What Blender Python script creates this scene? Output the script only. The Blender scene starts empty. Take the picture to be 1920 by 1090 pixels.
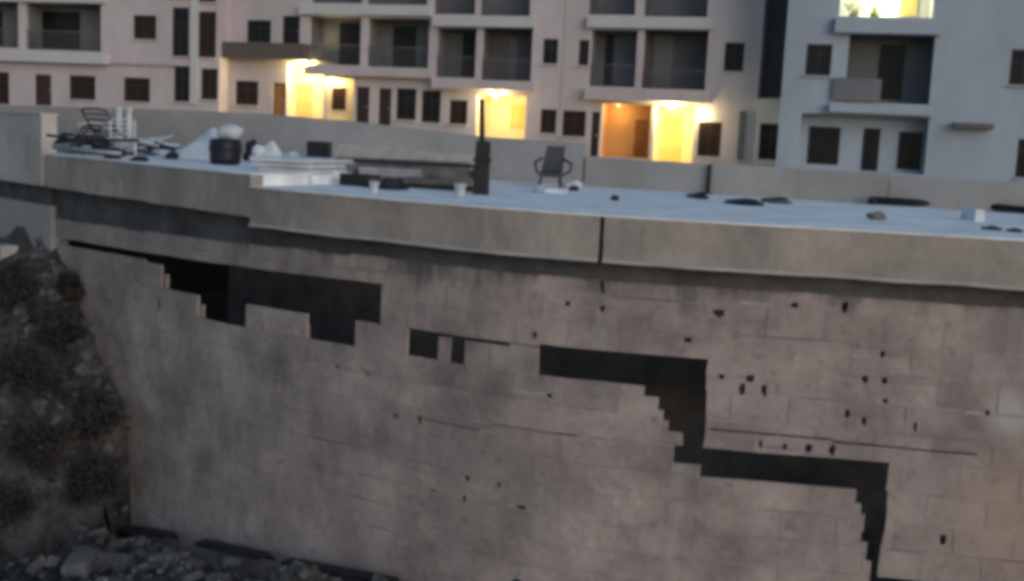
import bpy, math, random
import numpy as np
from mathutils import Vector, Matrix, noise
random.seed(7)
scene = bpy.context.scene
col = scene.collection

# ------------------------------------------------------------------ camera
W, H, F, M_HOR, H960 = 1920, 1090, 2100.0, .05, 272.0     # picture size, focal length in pixels, horizon
roll = math.atan(M_HOR)
pitch = math.atan((H / 2 - H960) * math.cos(roll) / F)
CAM = np.array([0., 0., .52])
fwd = np.array([0, math.cos(pitch), -math.sin(pitch)])
up0 = np.array([0, math.sin(pitch), math.cos(pitch)])
rgt0 = np.array([1., 0, 0])
RGT = rgt0 * math.cos(roll) + up0 * math.sin(roll)
UP = -rgt0 * math.sin(roll) + up0 * math.cos(roll)
cd = bpy.data.cameras.new('camera')
cd.sensor_width = 36
cd.lens = F / W * 36
cd.clip_start, cd.clip_end = .1, 3000
cam = bpy.data.objects.new('camera', cd)
col.objects.link(cam)
cam.matrix_world = Matrix(((RGT[0], UP[0], -fwd[0], CAM[0]), (RGT[1], UP[1], -fwd[1], CAM[1]),
                           (RGT[2], UP[2], -fwd[2], CAM[2]), (0, 0, 0, 1)))
scene.camera = cam

# ------------------------------------------------------------------ sky, sun, exposure
SUN_EL, SUN_AZ = math.radians(9), math.radians(146)       # low, behind the camera and to the right
world = bpy.data.worlds.new('World')
scene.world = world
world.use_nodes = True
wn = world.node_tree
sky = wn.nodes.new('ShaderNodeTexSky')
sky.sky_type = 'NISHITA'
sky.sun_disc = False
sky.sun_elevation = SUN_EL
sky.sun_rotation = SUN_AZ
sky.altitude = 0
sky.air_density, sky.dust_density, sky.ozone_density = 1.0, .6, 2.2
wn.nodes['Background'].inputs['Strength'].default_value = .1
wn.links.new(sky.outputs[0], wn.nodes['Background'].inputs['Color'])
sl = bpy.data.lights.new('sun', 'SUN')
sl.energy = .5
sl.angle = math.radians(40)
sl.color = (1, .945, .935)
sun = bpy.data.objects.new('sun', sl)
col.objects.link(sun)
sd = Vector((math.sin(SUN_AZ) * math.cos(SUN_EL), math.cos(SUN_AZ) * math.cos(SUN_EL), math.sin(SUN_EL) + .25))
sun.rotation_euler = sd.to_track_quat('Z', 'Y').to_euler()
vs = scene.view_settings
vs.view_transform, vs.look, vs.gamma, vs.use_curve_mapping = 'Standard', 'None', 1, False
vs.exposure = .66
scene.cycles.use_denoising = True
scene.cycles.max_bounces = 6
scene.cycles.pixel_filter_type = 'BLACKMAN_HARRIS'
scene.cycles.filter_width = 4.5


# ------------------------------------------------------------------ helpers
def ray(x, y):
    d = fwd * F + RGT * (x - W / 2) - UP * (y - H / 2)
    return d / np.linalg.norm(d)


def onz(x, y, z):
    """where the sight line of a picture point meets the level z"""
    d = ray(x, y)
    return CAM + (z - CAM[2]) / d[2] * d


def worldmat(o):
    m = Matrix.Identity(4)
    while o is not None:
        m = o.matrix_basis @ m
        o = o.parent
    return m


def tag(o, label=None, cat=None, group=None, kind=None):
    if label: o['label'] = label
    if cat: o['category'] = cat
    if group: o['group'] = group
    if kind: o['kind'] = kind
    return o


def thing(name, loc, label, cat, group=None, rz=0):
    o = bpy.data.objects.new(name, None)
    o.empty_display_size = .2
    col.objects.link(o)
    o.location = loc
    o.rotation_euler = (0, 0, rz)
    return tag(o, label, cat, group)


class MB:
    """collects boxes, tubes, sheets in world (or local) space and links them as one mesh object"""
    def __init__(self):
        self.v, self.f = [], []

    def hexa(self, p):            # 8 corners: bottom ring 0-3, top ring 4-7
        b = len(self.v)
        self.v += [tuple(q) for q in p]
        self.f += [tuple(b + i for i in f) for f in ((3, 2, 1, 0), (4, 5, 6, 7), (0, 1, 5, 4), (1, 2, 6, 5), (2, 3, 7, 6), (3, 0, 4, 7))]
        return self

    def box(self, x0, x1, y0, y1, z0, z1):
        return self.hexa([(x0, y0, z0), (x1, y0, z0), (x1, y1, z0), (x0, y1, z0), (x0, y0, z1), (x1, y0, z1), (x1, y1, z1), (x0, y1, z1)])

    def prism(self, fn, a0, a1, z0, z1, d0, d1):   # box in a surface's own (along, height, outward) space
        return self.hexa([fn(a0, z0, d1), fn(a1, z0, d1), fn(a1, z0, d0), fn(a0, z0, d0), fn(a0, z1, d1), fn(a1, z1, d1), fn(a1, z1, d0), fn(a0, z1, d0)])

    def quad(self, *p):
        b = len(self.v)
        self.v += [tuple(q) for q in p]
        self.f.append(tuple(range(b, b + len(p))))
        return self

    def tube(self, pts, r, n=8, caps=True):
        pts = [Vector(p) for p in pts]
        rs = r if isinstance(r, (list, tuple)) else [r] * len(pts)
        rings = []
        for i, p in enumerate(pts):
            t = (pts[min(i + 1, len(pts) - 1)] - pts[max(i - 1, 0)]).normalized()
            a = t.orthogonal().normalized() if i == 0 else (a - t * a.dot(t)).normalized()
            b = t.cross(a)
            rings.append(len(self.v))
            for k in range(n):
                w = 2 * math.pi * k / n
                self.v.append(tuple(p + (a * math.cos(w) + b * math.sin(w)) * rs[i]))
        for i in range(len(pts) - 1):
            for k in range(n):
                self.f.append((rings[i] + k, rings[i] + (k + 1) % n, rings[i + 1] + (k + 1) % n, rings[i + 1] + k))
        if caps:
            self.f.append(tuple(rings[0] + k for k in reversed(range(n))))
            self.f.append(tuple(rings[-1] + k for k in range(n)))
        return self

    def lathe(self, prof, c=(0, 0, 0), n=20):
        return self.tube([(c[0], c[1], c[2] + z + i * 1e-5) for i, (r, z) in enumerate(prof)], [max(r, 1e-4) for r, z in prof], n)

    def lump(self, c, rx, ry, rz, seed, n=10, m=7, rough=.35, flat=None):
        b = len(self.v)
        for i in range(m + 1):
            th = math.pi * i / m
            for k in range(n):
                ph = 2 * math.pi * k / n
                d = Vector((math.sin(th) * math.cos(ph), math.sin(th) * math.sin(ph), math.cos(th)))
                q = 1 + rough * noise.noise(d * 1.6 + Vector((seed * 7.3, seed * 1.7, seed)))
                z = d.z * rz * q
                if flat is not None: z = max(z, flat)
                self.v.append((c[0] + d.x * rx * q, c[1] + d.y * ry * q, c[2] + z))
        for i in range(m):
            for k in range(n):
                self.f.append((b + i * n + k, b + (i + 1) * n + k, b + (i + 1) * n + (k + 1) % n, b + i * n + (k + 1) % n))
        return self

    def build(self, name, mat, parent=None, local=False, smooth=False):
        me = bpy.data.meshes.new(name)
        v = self.v
        if parent is not None and not local:
            inv = worldmat(parent).inverted()
            v = [tuple(inv @ Vector(p)) for p in v]
        me.from_pydata(v, [], self.f)
        me.materials.append(mat)
        if smooth:
            me.polygons.foreach_set('use_smooth', [True] * len(me.polygons))
        o = bpy.data.objects.new(name, me)
        col.objects.link(o)
        o.parent = parent
        return o


def subtract(rects, h, eps=0.):
    h = (h[0] - eps, h[1] + eps, h[2] - eps, h[3] + eps)
    out = []
    for a0, a1, b0, b1 in rects:
        if h[0] >= a1 or h[1] <= a0 or h[2] >= b1 or h[3] <= b0:
            out.append((a0, a1, b0, b1)); continue
        c0, c1 = max(a0, h[0]), min(a1, h[1])
        if b0 < h[2]: out.append((a0, a1, b0, h[2]))
        if b1 > h[3]: out.append((a0, a1, h[3], b1))
        m0, m1 = max(b0, h[2]), min(b1, h[3])
        if a0 < c0: out.append((a0, c0, m0, m1))
        if a1 > c1: out.append((c1, a1, m0, m1))
    return [r for r in out if r[1] - r[0] > .004 and r[3] - r[2] > .004]


# ------------------------------------------------------------------ materials
def nd(nt, t, **kw):
    n = nt.nodes.new(t)
    for k, v in kw.items(): setattr(n, k, v)
    return n


def mat(name, c, rough=.85, var=.25, scale=3., c2=None, fine=40., bump=.2, metal=0., obj_var=0., stretch=(1, 1, 1), spec=.3):
    m = bpy.data.materials.new(name)
    m.use_nodes = True
    nt = m.node_tree
    L = nt.links.new
    b = nt.nodes['Principled BSDF']
    b.inputs['Roughness'].default_value = rough
    b.inputs['Metallic'].default_value = metal
    b.inputs['Specular IOR Level'].default_value = spec
    geo = nd(nt, 'ShaderNodeNewGeometry')
    mp = nd(nt, 'ShaderNodeMapping')
    mp.inputs['Scale'].default_value = stretch
    L(geo.outputs['Position'], mp.inputs['Vector'])
    n1 = nd(nt, 'ShaderNodeTexNoise')
    n1.inputs['Scale'].default_value = scale
    n1.inputs['Detail'].default_value = 8
    n1.inputs['Roughness'].default_value = .62
    L(mp.outputs[0], n1.inputs['Vector'])
    mr = nd(nt, 'ShaderNodeMapRange')
    mr.inputs[1].default_value, mr.inputs[2].default_value = .32, .68
    L(n1.outputs['Fac'], mr.inputs[0])
    mix = nd(nt, 'ShaderNodeMix', data_type='RGBA')
    a = [x * (1 - var) for x in c]
    d = [min(1, x * (1 + var)) for x in (c2 or c)]
    mix.inputs['A'].default_value = (*a, 1)
    mix.inputs['B'].default_value = (*d, 1)
    L(mr.outputs[0], mix.inputs['Factor'])
    n2 = nd(nt, 'ShaderNodeTexNoise')
    n2.inputs['Scale'].default_value = fine
    n2.inputs['Detail'].default_value = 5
    L(mp.outputs[0], n2.inputs['Vector'])
    out = mix.outputs['Result']
    hsv = nd(nt, 'ShaderNodeHueSaturation')
    val = nd(nt, 'ShaderNodeMapRange')
    val.inputs[3].default_value, val.inputs[4].default_value = 1 - var * .5, 1 + var * .5
    L(n2.outputs['Fac'], val.inputs[0])
    vo = val.outputs[0]
    if obj_var:
        oi = nd(nt, 'ShaderNodeObjectInfo')
        r = nd(nt, 'ShaderNodeMapRange')
        r.inputs[3].default_value, r.inputs[4].default_value = 1 - obj_var, 1 + obj_var
        L(oi.outputs['Random'], r.inputs[0])
        mu = nd(nt, 'ShaderNodeMath', operation='MULTIPLY')
        L(vo, mu.inputs[0]); L(r.outputs[0], mu.inputs[1])
        vo = mu.outputs[0]
    L(vo, hsv.inputs['Value'])
    L(out, hsv.inputs['Color'])
    L(hsv.outputs[0], b.inputs['Base Color'])
    if bump:
        bp = nd(nt, 'ShaderNodeBump')
        bp.inputs['Strength'].default_value = bump
        bp.inputs['Distance'].default_value = .02
        L(n2.outputs['Fac'], bp.inputs['Height'])
        L(bp.outputs[0], b.inputs['Normal'])
    m['hsv'] = hsv.name
    return m


def emit(name, c, s):
    m = bpy.data.materials.new(name)
    m.use_nodes = True
    nt = m.node_tree
    b = nt.nodes['Principled BSDF']
    b.inputs['Base Color'].default_value = (*c, 1)
    b.inputs['Emission Color'].default_value = (*c, 1)
    b.inputs['Emission Strength'].default_value = s
    return m


def glass(name, c):
    m = mat(name, c, rough=.18, var=.2, scale=1.5, bump=0, spec=.12)
    return m


M = dict(
    block=mat('block', (.338, .279, .262), var=.36, scale=1.6, c2=(.356, .286, .262), fine=14, bump=.5, obj_var=.09),
    mortar=mat('mortar', (.37, .33, .315), var=.3, scale=1.5, fine=30, bump=.4),
    fascia=mat('fascia_concrete', (.365, .32, .29), var=.28, scale=1.5, c2=(.35, .30, .265), fine=12, bump=.35, stretch=(1, 1, .6)),
    lip=mat('drip_edge', (.42, .40, .385), var=.2, scale=2, fine=18),
    deck=mat('roof_membrane', (.87, .85, .825), var=.2, scale=2.0, fine=6, bump=.12, rough=.7),
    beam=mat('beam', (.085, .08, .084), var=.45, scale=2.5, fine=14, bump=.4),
    inner=mat('inner', (.33, .29, .28), var=.3),
    wall_grey=mat('grey_render', (.47, .435, .405), var=.2, scale=1.2, fine=14, bump=.3),
    wall_low=mat('low_wall', (.34, .325, .315), var=.16, scale=.8, fine=8, bump=.2),
    earth=mat('earth', (.020, .020, .020), var=.6, scale=2.0, c2=(.062, .060, .060), fine=16, bump=.8),
    stone=mat('stone', (.15, .147, .143), var=.6, scale=2.5, fine=20, bump=.5, obj_var=.25),
    yard=mat('yard', (.22, .2, .18), var=.3, scale=.4),
    leaf=mat('dry_leaf', (.020, .018, .0175), var=.5, scale=6, c2=(.040, .036, .034), bump=0),
    twig=mat('twig', (.075, .06, .05), var=.4, scale=8),
    apt=mat('apartment_render', (.53, .465, .468), var=.13, scale=.45, fine=3, bump=.05, stretch=(1, 1, .35)),
    apt_b=mat('apartment_render_blue', (.36, .41, .475), var=.12, scale=.4, fine=3, bump=.05, stretch=(1, 1, .35)),
    apt_w=mat('apartment_trim', (.54, .53, .535), var=.07, scale=.5, fine=4, bump=.05),
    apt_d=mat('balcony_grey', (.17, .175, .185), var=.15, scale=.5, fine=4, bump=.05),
    apt_warm=mat('porch_render', (.66, .57, .38), var=.06, scale=.5, fine=4, bump=.05),
    apt_orange=mat('orange_render', (.62, .36, .14), var=.08, scale=.6, fine=4, bump=.05),
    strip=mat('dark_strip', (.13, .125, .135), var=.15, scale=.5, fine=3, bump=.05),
    parapet_dark=mat('dark_parapet', (.065, .067, .075), var=.12, scale=.8, fine=5, bump=.05),
    parapet_brown=mat('brown_parapet', (.13, .105, .095), var=.12, scale=.8, fine=5, bump=.05),
    pane=glass('pane', (.018, .018, .023)),
    pane_br=glass('pane_brown', (.034, .021, .018)),
    frame=mat('window_frame', (.04, .03, .028), var=.15, bump=0, rough=.5),
    frame_w=mat('window_frame_grey', (.16, .155, .16), var=.1, bump=0, rough=.5),
    door=mat('door', (.05, .032, .027), var=.25, scale=2, bump=.1),
    door_y=mat('pale_door', (.60, .45, .16), var=.15, scale=2, bump=.1),
    door_br=mat('brown_door', (.30, .14, .045), var=.2, scale=2, bump=.1),
    black=mat('black_plastic', (.012, .013, .018), var=.3, rough=.45, bump=.1),
    dark=mat('dark_sack', (.022, .024, .032), var=.4, scale=8, bump=.4),
    white=mat('white_plastic', (.62, .64, .66), var=.12, scale=4, bump=.1, rough=.6),
    pale=mat('pale_tarp', (.55, .59, .63), var=.16, scale=4, bump=.3, rough=.6),
    steel=mat('steel_tube', (.34, .345, .36), var=.2, scale=8, bump=.1, rough=.45, metal=.3),
    rust=mat('rusty_tube', (.07, .055, .055), var=.4, scale=8, bump=.2, rough=.7),
    wood=mat('weathered_wood', (.15, .14, .135), var=.35, scale=5, bump=.4),
    wood_l=mat('pale_wood', (.33, .325, .32), var=.2, scale=5, bump=.3),
    wood_d=mat('dark_wood', (.03, .027, .027), var=.35, scale=5, bump=.4),
    green=mat('plant_leaf', (.10, .16, .03), var=.4, scale=8, bump=0),
    pot=mat('pot', (.30, .14, .08), var=.2, scale=8),
    fill_bulb=emit('fill_bulb', (1, .7, .35), .9),
    bulb=emit('bulb', (1, .86, .45), 8),
)


def stain_and_patch_block():
    """damp, algae and dust marks on the block wall: blotches that hang below the roof slab, pale salts; two patches imitate a blurred near shape"""
    m = M['block']
    nt = m.node_tree
    L = nt.links.new
    b = nt.nodes['Principled BSDF']
    src = b.inputs['Base Color'].links[0].from_socket
    geo = nd(nt, 'ShaderNodeNewGeometry')
    sep = nd(nt, 'ShaderNodeSeparateXYZ')
    L(geo.outputs['Position'], sep.inputs[0])
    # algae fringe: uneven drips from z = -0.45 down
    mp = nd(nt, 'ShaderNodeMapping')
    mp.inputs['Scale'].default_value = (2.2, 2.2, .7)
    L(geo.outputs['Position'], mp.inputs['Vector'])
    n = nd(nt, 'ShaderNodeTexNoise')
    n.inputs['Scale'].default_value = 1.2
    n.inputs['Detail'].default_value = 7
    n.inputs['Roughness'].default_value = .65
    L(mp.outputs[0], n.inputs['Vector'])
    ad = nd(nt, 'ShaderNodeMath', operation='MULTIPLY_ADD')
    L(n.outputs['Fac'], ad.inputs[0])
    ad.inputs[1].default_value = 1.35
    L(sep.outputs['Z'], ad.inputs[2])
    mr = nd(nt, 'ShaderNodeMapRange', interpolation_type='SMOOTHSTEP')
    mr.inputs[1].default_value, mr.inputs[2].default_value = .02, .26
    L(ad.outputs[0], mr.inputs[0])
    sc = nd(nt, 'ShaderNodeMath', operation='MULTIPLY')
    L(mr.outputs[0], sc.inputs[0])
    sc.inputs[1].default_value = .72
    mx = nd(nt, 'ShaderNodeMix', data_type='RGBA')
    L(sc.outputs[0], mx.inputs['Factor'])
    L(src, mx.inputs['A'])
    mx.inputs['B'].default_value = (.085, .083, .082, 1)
    # large blotches of red-brown dust
    n2 = nd(nt, 'ShaderNodeTexNoise')
    n2.inputs['Scale'].default_value = .9
    n2.inputs['Detail'].default_value = 5
    L(geo.outputs['Position'], n2.inputs['Vector'])
    m2 = nd(nt, 'ShaderNodeMapRange')
    m2.inputs[1].default_value, m2.inputs[2].default_value = .48, .7
    m2.inputs[4].default_value = .55
    L(n2.outputs['Fac'], m2.inputs[0])
    mx2 = nd(nt, 'ShaderNodeMix', data_type='RGBA')
    L(m2.outputs[0], mx2.inputs['Factor'])
    L(mx.outputs['Result'], mx2.inputs['A'])
    mx2.inputs['B'].default_value = (.27, .222, .215, 1)
    # pale salt streaks
    mp3 = nd(nt, 'ShaderNodeMapping')
    mp3.inputs['Scale'].default_value = (4, 4, .8)
    L(geo.outputs['Position'], mp3.inputs['Vector'])
    n3 = nd(nt, 'ShaderNodeTexNoise')
    n3.inputs['Scale'].default_value = 1.1
    n3.inputs['Detail'].default_value = 6
    L(mp3.outputs[0], n3.inputs['Vector'])
    m3 = nd(nt, 'ShaderNodeMapRange')
    m3.inputs[1].default_value, m3.inputs[2].default_value = .56, .72
    m3.inputs[4].default_value = .4
    L(n3.outputs['Fac'], m3.inputs[0])
    mx3 = nd(nt, 'ShaderNodeMix', data_type='RGBA')
    L(m3.outputs[0], mx3.inputs['Factor'])
    L(mx2.outputs['Result'], mx3.inputs['A'])
    mx3.inputs['B'].default_value = (.40, .385, .38, 1)
    # specks
    n4 = nd(nt, 'ShaderNodeTexNoise')
    n4.inputs['Scale'].default_value = 9
    n4.inputs['Detail'].default_value = 2
    L(geo.outputs['Position'], n4.inputs['Vector'])
    m4 = nd(nt, 'ShaderNodeMapRange')
    m4.inputs[1].default_value, m4.inputs[2].default_value = .62, .72
    m4.inputs[4].default_value = .4
    L(n4.outputs['Fac'], m4.inputs[0])
    mx4 = nd(nt, 'ShaderNodeMix', data_type='RGBA')
    L(m4.outputs[0], mx4.inputs['Factor'])
    L(mx3.outputs['Result'], mx4.inputs['A'])
    mx4.inputs['B'].default_value = (.14, .115, .115, 1)
    last = mx4.outputs['Result']
    # pale and brown patches at the right end imitate a blurred shape near the camera
    for (c, r, colr, f) in (((3.98, 8.69, -1.42), .22, (.50, .46, .43, 1), .8), ((4.1, 8.7, -2.25), .7, (.40, .28, .215, 1), .6)):
        vd = nd(nt, 'ShaderNodeVectorMath', operation='DISTANCE')
        L(geo.outputs['Position'], vd.inputs[0])
        vd.inputs[1].default_value = c
        ad2 = nd(nt, 'ShaderNodeMath', operation='MULTIPLY_ADD')
        L(n.outputs['Fac'], ad2.inputs[0])
        ad2.inputs[1].default_value = r
        L(vd.outputs['Value'], ad2.inputs[2])
        mm = nd(nt, 'ShaderNodeMapRange', interpolation_type='SMOOTHSTEP')
        mm.inputs[1].default_value, mm.inputs[2].default_value = r * 1.7, r * .6
        mm.inputs[3].default_value, mm.inputs[4].default_value = 0, f
        L(ad2.outputs[0], mm.inputs[0])
        mxx = nd(nt, 'ShaderNodeMix', data_type='RGBA')
        L(mm.outputs[0], mxx.inputs['Factor'])
        L(last, mxx.inputs['A'])
        mxx.inputs['B'].default_value = colr
        last = mxx.outputs['Result']
    L(last, b.inputs['Base Color'])


stain_and_patch_block()

# ------------------------------------------------------------------ the wall's line on plan (it bends gently), seen from the camera side
PATH = np.array([(-14, 22.6), (-11, 19.6), (-8.0, 16.5), (-5.95, 14.45), (-4.2, 12.68), (-2.45, 11.0), (-1.03, 10.0), (-.05, 9.45), (.78, 9.16), (1.85, 8.98), (2.89, 8.86), (4.2, 8.66), (7.5, 8.2)])


def smooth_path(p, n=12):
    out = []
    for i in range(len(p) - 1):
        a, b, c, d = p[max(i - 1, 0)], p[i], p[i + 1], p[min(i + 2, len(p) - 1)]
        la = np.linalg.norm(c - b)
        m1 = (c - a) / (np.linalg.norm(b - a) + la) * la if i > 0 else c - b
        m2 = (d - b) / (np.linalg.norm(d - c) + la) * la if i + 2 < len(p) else c - b
        for k in range(n):
            t = k / n
            out.append((2 * t**3 - 3 * t**2 + 1) * b + (t**3 - 2 * t**2 + t) * m1 + (-2 * t**3 + 3 * t**2) * c + (t**3 - t**2) * m2)
    out.append(p[-1])
    return np.array(out)


PL = smooth_path(PATH)
SEG = np.linalg.norm(np.diff(PL, axis=0), axis=1)
SS = np.concatenate([[0], np.cumsum(SEG)])
TAN = np.gradient(PL, axis=0)
TAN /= np.linalg.norm(TAN, axis=1)[:, None]


def plan(s, d):
    x, y = np.interp(s, SS, PL[:, 0]), np.interp(s, SS, PL[:, 1])
    tx, ty = np.interp(s, SS, TAN[:, 0]), np.interp(s, SS, TAN[:, 1])
    q = math.hypot(tx, ty)
    return x + ty / q * d, y - tx / q * d


def PW(s, z, d):
    x, y = plan(s, d)
    return (x, y, z)


def wall_hit(px, py):
    d = ray(px, py)
    side = d[0] * (PL[:, 1] - CAM[1]) - d[1] * (PL[:, 0] - CAM[0])
    for i in range(len(SEG)):
        if side[i] * side[i + 1] <= 0 and PL[i, 1] > 0:
            u = side[i] / (side[i] - side[i + 1])
            p = PL[i] + u * (PL[i + 1] - PL[i])
            return SS[i] + u * SEG[i], CAM[2] + d[2] * math.hypot(*p) / math.hypot(d[0], d[1])


def s_of(px):
    return wall_hit(px, 500)[0]


S_L, S_J, S_C, S_R = s_of(106), s_of(490), s_of(1130), SS[-1]     # joint at the left, step in the slab, slot in the fascia
RISE = .12                                                         # the left part of the roof is this much higher


def sag(s):
    return np.interp(s, [S_L, s_of(270), s_of(460), s_of(715)], [-.17, -.11, -.045, 0])


def PB(s, z, d):     # the blocks: their courses settle a little towards the left end
    return PW(s, z + sag(s) * min(1, max(0, (-.2 - z) / .24)), d)


def PN(s, z, d):     # laid by hand: joints and broken edges wander by a few millimetres
    return PB(s + .011 * noise.noise(Vector((s * 9, z * 9, 1.5))), z + .009 * noise.noise(Vector((s * 7, z * 11, 7.5))), d)


def unsag(px, py):
    s, z = wall_hit(px, py)
    return s, z - sag(s)


# ------------------------------------------------------------------ setting: lower ground, yard behind
def low_z(s):        # the ground's height where it meets the wall
    a = [wall_hit(*p) for p in ((105, 470), (170, 620), (232, 750), (246, 870), (250, 975))]
    b = [wall_hit(*p) for p in ((500, 1028), (800, 1085))]
    xs = [0, S_L - 1.5] + [q[0] for q in a] + [q[0] for q in b] + [b[-1][0] + 2, S_R]
    zs = [-.75, -1.0] + [q[1] for q in a] + [q[1] for q in b] + [-3.45, -3.5]
    xs = np.maximum.accumulate(np.array(xs) + np.arange(len(xs)) * 1e-4)
    return np.interp(s, xs, zs)


def fbm(x, y, z, sc, o=4):
    return noise.fractal(Vector((x * sc, y * sc, z * sc)), 1.0, 2.0, o)


def build_bank():
    sv = np.concatenate([np.arange(.5, S_L - 2, .35), np.arange(S_L - 2, s_of(1000), .055), np.arange(s_of(1000), S_R, .25)])
    dv = np.concatenate([np.arange(-.06, 4.2, .06), np.arange(4.2, 7.6, .3)])
    mb = MB()
    for d in dv:
        for s in sv:
            zw = low_z(s)
            x, y = plan(s, d)
            hi = min(1, max(0, (zw + 3.7) / 2.4))
            z = zw - (.16 + .30 * hi) * max(d, 0) ** .95
            z += .2 * fbm(x, y, 0, 1.3) + .15 * fbm(x, y, 5, 4.5) * (1 if d > .1 else .5)
            if zw < -3.3: z -= .55 * math.exp(-(max(d, 0) / .26) ** 2) * (1 if s < s_of(900) else 0)
            z = max(z, -4.6 + .1 * fbm(x, y, 2, 1.1))
            jx, jy = .12 * fbm(x, y, 9 + z * .8, 2.4), .12 * fbm(x, y, 20 + z * .8, 2.4)
            k = 1 if d > .15 else 0
            mb.v.append((x + jx * k, y + jy * k, z))
    n = len(sv)
    for j in range(len(dv) - 1):
        for i in range(n - 1):
            mb.f.append((j * n + i, (j + 1) * n + i, (j + 1) * n + i + 1, j * n + i + 1))
    return tag(mb.build('earth_bank', M['earth'], smooth=True), kind='structure')


bank = build_bank()
g = MB().quad((-900, -900, -4.9), (900, -900, -4.9), (900, 1500, -4.9), (-900, 1500, -4.9))
tag(g.build('ground', M['yard']), kind='structure')


def bw(X):          # the low wall behind the roof, on plan
    return 16.1 - .4 * X


g = MB()
xs = [-60, -30, -12, 0, 10, 30, 60]
zr = lambda X: np.interp(X, [-60, -14, -8, 2, 7, 60], [1.25, 1.2, 1.05, .1, -.12, -.12])
for a, b in zip(xs[:-1], xs[1:]):
    g.quad((a, bw(a) + .3, zr(a) * .5 - .3), (b, bw(b) + .3, zr(b) * .5 - .3), (b * 2, 70, zr(b)), (a * 2, 70, zr(a)))
    g.quad((a * 2, 70, zr(a)), (b * 2, 70, zr(b)), (b * 12, 900, zr(b)), (a * 12, 900, zr(a)))
tag(g.build('yard', M['yard']), kind='structure')

# ------------------------------------------------------------------ the block building with the torn wall
bb = thing('block_building', PW((S_L + S_R) / 2, -4.5, 0), 'low concrete block building with white flat roof and a stepped gap in its wall', 'building')

# gap, slots and holes: rectangles (s0, s1, z0, z1), heights before the settlement
SX = lambda x, y: unsag(x, y)[0]
Z1, Z2, Z3, Z4 = -1.16, -1.40, -1.88, -2.12
gap = [(S_L - .1, SX(272, 490), -.875, -.79), (SX(270, 490), SX(302, 495), -.90, -.79), (SX(302, 520), SX(715, 560), Z1, -.79),
       (SX(370, 580), SX(461, 590), Z2, Z1), (SX(575, 610), SX(666, 620), Z2, Z1),
       (SX(763, 640), SX(822, 650), Z2, Z1), (SX(822, 630), SX(955, 640), Z1 - .028, Z1), (SX(843, 650), SX(872, 655), Z2, Z1), (SX(955, 640), SX(1010, 645), Z1 - .006, Z1 + .006),
       (SX(1009, 670), SX(1325, 700), Z2, -1.135), (SX(1208, 730), SX(1325, 740), -1.485, Z2), (SX(1235, 755), SX(1324, 760), -1.59, -1.48),
       (SX(1246, 780), SX(1323, 780), -1.68, -1.59), (SX(1254, 795), SX(1322, 800), -1.765, -1.68), (SX(1281, 820), SX(1321, 820), -1.89, -1.76),
       (SX(1263, 855), SX(1321, 850), -2.03, -1.88), (SX(1313, 880), SX(1666, 890), Z4, Z3), (SX(1604, 940), SX(1665, 940), -2.24, Z4), (SX(1614, 960), SX(1663, 960), -2.33, -2.24),
       (SX(1621, 980), SX(1660, 985), -2.47, -2.33), (SX(1614, 1015), SX(1656, 1010), -2.56, -2.47), (SX(1624, 1040), SX(1650, 1040), -2.72, -2.56), (SX(1632, 1070), SX(1646, 1070), -3.2, -2.72),
       (SX(1640, 1080), SX(1790, 1085), -2.90, -2.85)]
holes = []
for x, y, w, h in [(296, 572, 24, 46), (1065, 570, 12, 18), (1130, 580, 14, 20), (1130, 540, 9, 30), (1003, 630, 9, 26), (632, 688, 14, 14), (690, 702, 10, 14), (787, 788, 14, 20), (740, 782, 12, 16),
                   (1031, 742, 12, 10), (1290, 637, 12, 16), (1352, 707, 10, 18), (1408, 710, 12, 20), (1392, 730, 12, 20), (1433, 733, 11, 24),
                   (1426, 833, 7, 18), (1470, 838, 12, 18), (1517, 842, 14, 20), (1561, 845, 11, 20), (1658, 714, 12, 18), (1655, 665, 12, 18), (1660, 752, 11, 16), (1623, 712, 9, 16),
                   (1590, 778, 11, 14), (1620, 792, 10, 22), (1716, 802, 10, 26), (1852, 774, 12, 18), (1768, 1012, 12, 22), (875, 898, 14, 20), (935, 910, 11, 16), (812, 920, 11, 10), (772, 933, 8, 10),
                   (978, 952, 20, 8), (1586, 577, 10, 24), (1350, 588, 16, 12), (1490, 572, 12, 14), (322, 412, 26, 12), (870, 936, 9, 14)]:
    s, z = unsag(x, y)
    w2, h2 = w / 2 * 9.6 / F, h / 2 * 9.6 / F
    w2, h2 = w2 * random.uniform(.55, 1.0), h2 * random.uniform(.5, 1.05)
    holes.append((s - w2, s + w2, z - h2 * .6, z + h2))
    holes.append((s - w2 * random.uniform(1, 1.6), s - w2 * .99, z - h2 * random.uniform(0, .4), z + h2 * random.uniform(.2, .8)))
    holes.append((s - w2 * .7, s + w2 * (.5 + .4 * math.sin(x)), z - h2, z - h2 * .59))
grooves = [(SX(1330, 805), SX(1560, 830), -1.727, -1.709), (SX(1560, 830), SX(1830, 855), -1.753, -1.737),
           (SX(790, 790), SX(900, 800), unsag(850, 797)[1] - .004, unsag(850, 797)[1] + .006), (SX(920, 800), SX(1080, 818), unsag(1000, 808)[1] - .003, unsag(1000, 808)[1] + .004)]

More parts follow.
